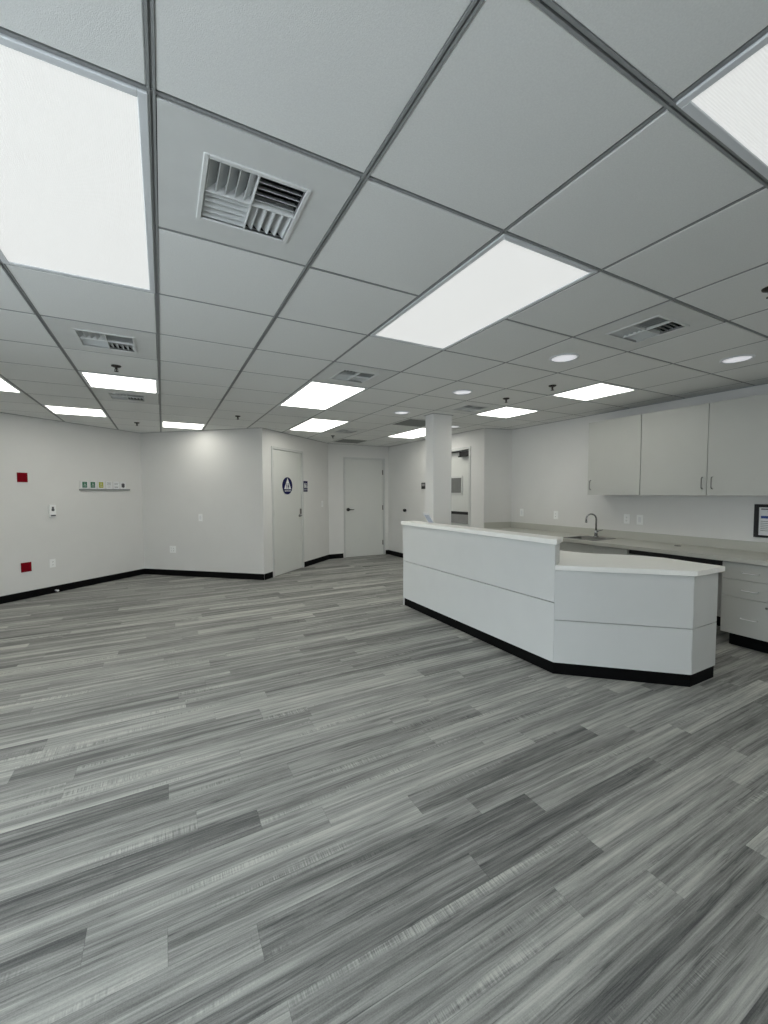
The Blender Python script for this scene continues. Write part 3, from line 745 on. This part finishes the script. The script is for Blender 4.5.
# ------------------------------------------------------------------ right hand wall: base units, worktop, sink
FX = 4.50; WX = 5.108
def pull_v(x, y, z0, z1):
    bm = new(); tube(bm, [(x, y, z0), (x-.022, y, z0+.004), (x-.030, y, z0+.015), (x-.030, y, z1-.015), (x-.022, y, z1-.004), (x, y, z1)], .0045, 8); return bm
def pull_h(x, y0, y1, z):
    bm = new(); tube(bm, [(x, y0, z), (x-.022, y0+.004, z), (x-.030, y0+.015, z), (x-.030, y1-.015, z), (x-.022, y1-.004, z), (x, y1, z)], .0045, 8); return bm
def base_unit(name, y0, y1, label, cat, doors=(), drawers=(), handles=True, zt=.778):
    t = thing(name, ((FX+WX)/2, (y0+y1)/2, 0), label, cat)
    bm = new()
    box(bm, FX+.020, y0+.002, .125, WX, y0+.020, zt); box(bm, FX+.020, y1-.020, .125, WX, y1-.002, zt)
    box(bm, FX+.020, y0+.02, .125, WX, y1-.02, .143); box(bm, WX-.012, y0+.02, .143, WX, y1-.02, zt)
    box(bm, FX+.020, y0+.02, zt-.04, FX+.040, y1-.02, zt)
    obj('body', bm, M['lam'], t)
    bm = new(); box(bm, FX+.095, y0+.03, 0, WX, y1-.036, .125); obj('toe_kick', bm, M['base'], t)
    for a, b, hy in doors:
        bm = new(); box(bm, FX, a+.0015, .128, FX+.019, b-.0015, zt-.008, bev=.001); d = obj('door', bm, M['lam'], t)
        obj('handle', pull_v(FX, hy, .55, .67), M['steel'], d)
    for z0, z1, hz in drawers:
        bm = new(); box(bm, FX, y0+.002, z0+.0015, FX+.019, y1-.002, z1-.0015, bev=.001); d = obj('drawer', bm, M['lam'], t)
        c = (y0+y1)/2+.0; obj('handle', pull_h(FX, c-.058, c+.058, hz), M['satin'], d)
    return t
base_unit('sink_cabinet', 2.70, 3.60, 'sink base cabinet with two doors under the steel sink', 'cabinet', doors=[(2.70, 3.10, 3.03), (3.10, 3.60, 3.17)])
base_unit('base_cabinet', 3.60, 5.02, 'base cabinet left of the sink, hidden behind the reception desk', 'cabinet', doors=[(3.60, 4.32, 4.25), (4.32, 5.02, 4.39)])
dr = base_unit('drawer_cabinet', 1.405, 1.825, 'three drawer base cabinet at the right edge, right of the knee space', 'cabinet',
          drawers=[(.622, .772, .692), (.462, .622, .537), (.128, .462, .286)])
bm = new(); cyl(bm, (FX-.001, 1.50, .412), .010, .006, 'X', seg=16); obj('lock', bm, M['steel'], dr)
base_unit('base_cabinet', .90, 1.40, 'base cabinet beyond the drawer cabinet, outside the view', 'cabinet', doors=[(.90, 1.40, 1.34)])

wt = thing('worktop', (4.8, 3.0, .78), 'long grey beige worktop along the right wall with low backsplash', 'worktop')
SX0, SX1, SY0, SY1 = 4.552, 4.985, 3.155, 3.545
bm = new(); z0, z1 = .780, .820
box(bm, 4.472, .90, z0, 5.119, SY0, z1); prism(bm, [(4.472, SY1), (5.119, SY1), (5.119, 5.029), (4.602, 5.1185), (4.472, 5.1185)], z0, z1)
box(bm, 4.472, SY0, z0, SX0, SY1, z1); box(bm, SX1, SY0, z0, 5.119, SY1, z1)
obj('slab', bm, M['grey_top'], wt)
bm = new(); box(bm, 5.100, .90, .8205, 5.119, 5.029, .915, bev=.002); obj('backsplash', bm, M['grey_top'], wt)
bm = new(); box(bm, 0.002, -.018, .8205, wf.L-.022, -.0008, .915, wf.mx, bev=.002); obj('backsplash', bm, M['grey_top'], wt)
bm = new(); cyl(bm, (4.91, 2.40, .8215), .032, .004, seg=24); gr = obj('cable_grommet', bm, M['black'], wt)
bm = new(); box(bm, 4.53, 1.83, .725, 4.56, 2.697, .7795); box(bm, 4.56, 1.83, .770, 5.10, 2.697, .7795); obj('knee_shade_strip', bm, M['black'], wt)  # black strip and sheet standing in for shade above the knee space

sk = thing('sink', ((SX0+SX1)/2, (SY0+SY1)/2, .82), 'stainless steel drop in sink set in the grey worktop', 'sink')
bm = new(); t = bmesh.new()
def ring(x0, y0, x1, y1, z, r, seg=4):
    out = []
    for cx, cy, a0 in ((x1-r, y1-r, 0), (x0+r, y1-r, 90), (x0+r, y0+r, 180), (x1-r, y0+r, 270)):
        for k in range(seg+1):
            a = math.radians(a0+90*k/seg); out.append(t.verts.new((cx+r*math.cos(a), cy+r*math.sin(a), z)))
    return out
R_ = [ring(4.530, 3.135, 5.005, 3.565, .8205, .03), ring(4.532, 3.137, 5.003, 3.563, .825, .03), ring(4.560, 3.165, 4.870, 3.535, .826, .05),
      ring(4.566, 3.171, 4.864, 3.529, .818, .05), ring(4.575, 3.18, 4.855, 3.52, .68, .05), ring(4.60, 3.205, 4.83, 3.495, .655, .03)]
for a, b in zip(R_, R_[1:]):
    n_ = len(a)
    for k in range(n_):
        f = t.faces.new((a[k], a[(k+1) % n_], b[(k+1) % n_], b[k])); f.smooth = True
t.faces.new(R_[-1]); merge(bm, t); obj('basin', bm, M['steel'], sk)
bm = new(); cyl(bm, (4.715, 3.35, .657), .04, .004); obj('drain', bm, M['chrome'], sk)
fc = thing('faucet', (4.935, 3.375, .826), 'chrome gooseneck faucet standing at the back of the sink', 'faucet')
bm = new(); cyl(bm, (4.935, 3.375, .831), .034, .010); cyl(bm, (4.935, 3.375, .875), .020, .080); obj('base', bm, M['chrome'], fc)
bm = new(); pts = [(4.935, 3.375, .90), (4.935, 3.375, 1.06)]
for k in range(1, 10):
    a = math.pi*k/9; pts.append((4.935-.058*(1-math.cos(a)), 3.375+.030*(1-math.cos(a)), 1.06+.062*math.sin(a)))
pts.append((4.819, 3.435, 1.025)); tube(bm, pts, .0105, 12); cyl(bm, (4.819, 3.435, 1.022), .013, .02); obj('spout', bm, M['chrome'], fc)
bm = new(); tube(bm, [(4.935, 3.375, .90), (4.94, 3.345, .905), (4.945, 3.29, .925)], [.009, .007, .006], 8); obj('handle', bm, M['chrome'], fc)

# wall cabinets
def wall_unit(y0, y1, label, doors):
    t = thing('wall_cabinet', (4.96, (y0+y1)/2, 1.37), label, 'cabinet')
    bm = new(); box(bm, 4.82, y0+.001, 1.372, WX+.011, y1-.001, 2.285); obj('body', bm, M['lam'], t)
    for a, b, hy in doors:
        bm = new(); box(bm, 4.80, a+.0025, 1.370, 4.8195, b-.0025, 2.285, bev=.001); d = obj('door', bm, M['lam'], t)
        obj('handle', pull_v(4.80, hy, 1.437, 1.553), M['steel'], d)
wall_unit(2.757, 3.415, 'single door wall cabinet at the left end, above the faucet', [(2.757, 3.415, 3.367)])
wall_unit(1.449, 2.755, 'double door wall cabinet above the framed notice', [(2.102, 2.755, 2.137), (1.449, 2.102, 2.052)])

# ------------------------------------------------------------------ daylight outside the windows
w_ = bpy.data.worlds.new('World'); C.world = w_; w_.use_nodes = True
nt = w_.node_tree; bg = nt.nodes['Background']
tc = nt.nodes.new('ShaderNodeTexCoord'); sp = nt.nodes.new('ShaderNodeSeparateXYZ'); rp = nt.nodes.new('ShaderNodeValToRGB')
nt.links.new(tc.outputs['Generated'], sp.inputs[0])
mr = nt.nodes.new('ShaderNodeMapRange'); mr.inputs['From Min'].default_value = -1; mr.inputs['From Max'].default_value = 1
nt.links.new(sp.outputs[2], mr.inputs['Value']); nt.links.new(mr.outputs['Result'], rp.inputs['Fac'])
# bright unseen ground shaped to lift the near ceiling, dim horizon, pale sky above
cr = rp.color_ramp; cr.elements[0].position = 0.0; cr.elements[0].color = (0.84, 0.93, 1.0, 1)
cr.elements[1].position = 1.0; cr.elements[1].color = (0.62, 0.70, 0.80, 1)
for p_, k_ in ((0.30, 1.0), (0.38, 0.26), (0.54, 0.22), (0.64, 0.62)):
    e_ = cr.elements.new(p_); e_.color = (0.84*k_, 0.93*k_, 1.0*k_, 1)
nt.links.new(rp.outputs['Color'], bg.inputs[0]); bg.inputs[1].default_value = 18.0

# ------------------------------------------------------------------ camera
cd = bpy.data.cameras.new('camera'); cam = bpy.data.objects.new('camera', cd); COL.objects.link(cam)
yaw, pitch, roll, f = -0.493542936, -0.0476299598, -0.00295542030, 411.083148
cy, sy, cp, sp, cr, sr = math.cos(yaw), math.sin(yaw), math.cos(pitch), math.sin(pitch), math.cos(roll), math.sin(roll)
fwd = Vector((-sy*cp, cy*cp, sp)); right = Vector((cy, sy, 0)); up = right.cross(fwd)
r_ = right*cr+up*sr; u_ = -right*sr+up*cr
mw = Matrix(((r_.x, u_.x, -fwd.x, 0), (r_.y, u_.y, -fwd.y, 0), (r_.z, u_.z, -fwd.z, CAMZ), (0, 0, 0, 1)))
cam.matrix_world = mw
cd.sensor_fit = 'HORIZONTAL'; cd.sensor_width = 36; cd.lens = f/768*36; cd.clip_start = 0.05
C.camera = cam
C.view_settings.view_transform = 'Standard'; C.view_settings.look = 'None'; C.view_settings.gamma = 1.0
C.view_settings.use_curve_mapping = False; C.view_settings.exposure = -0.13
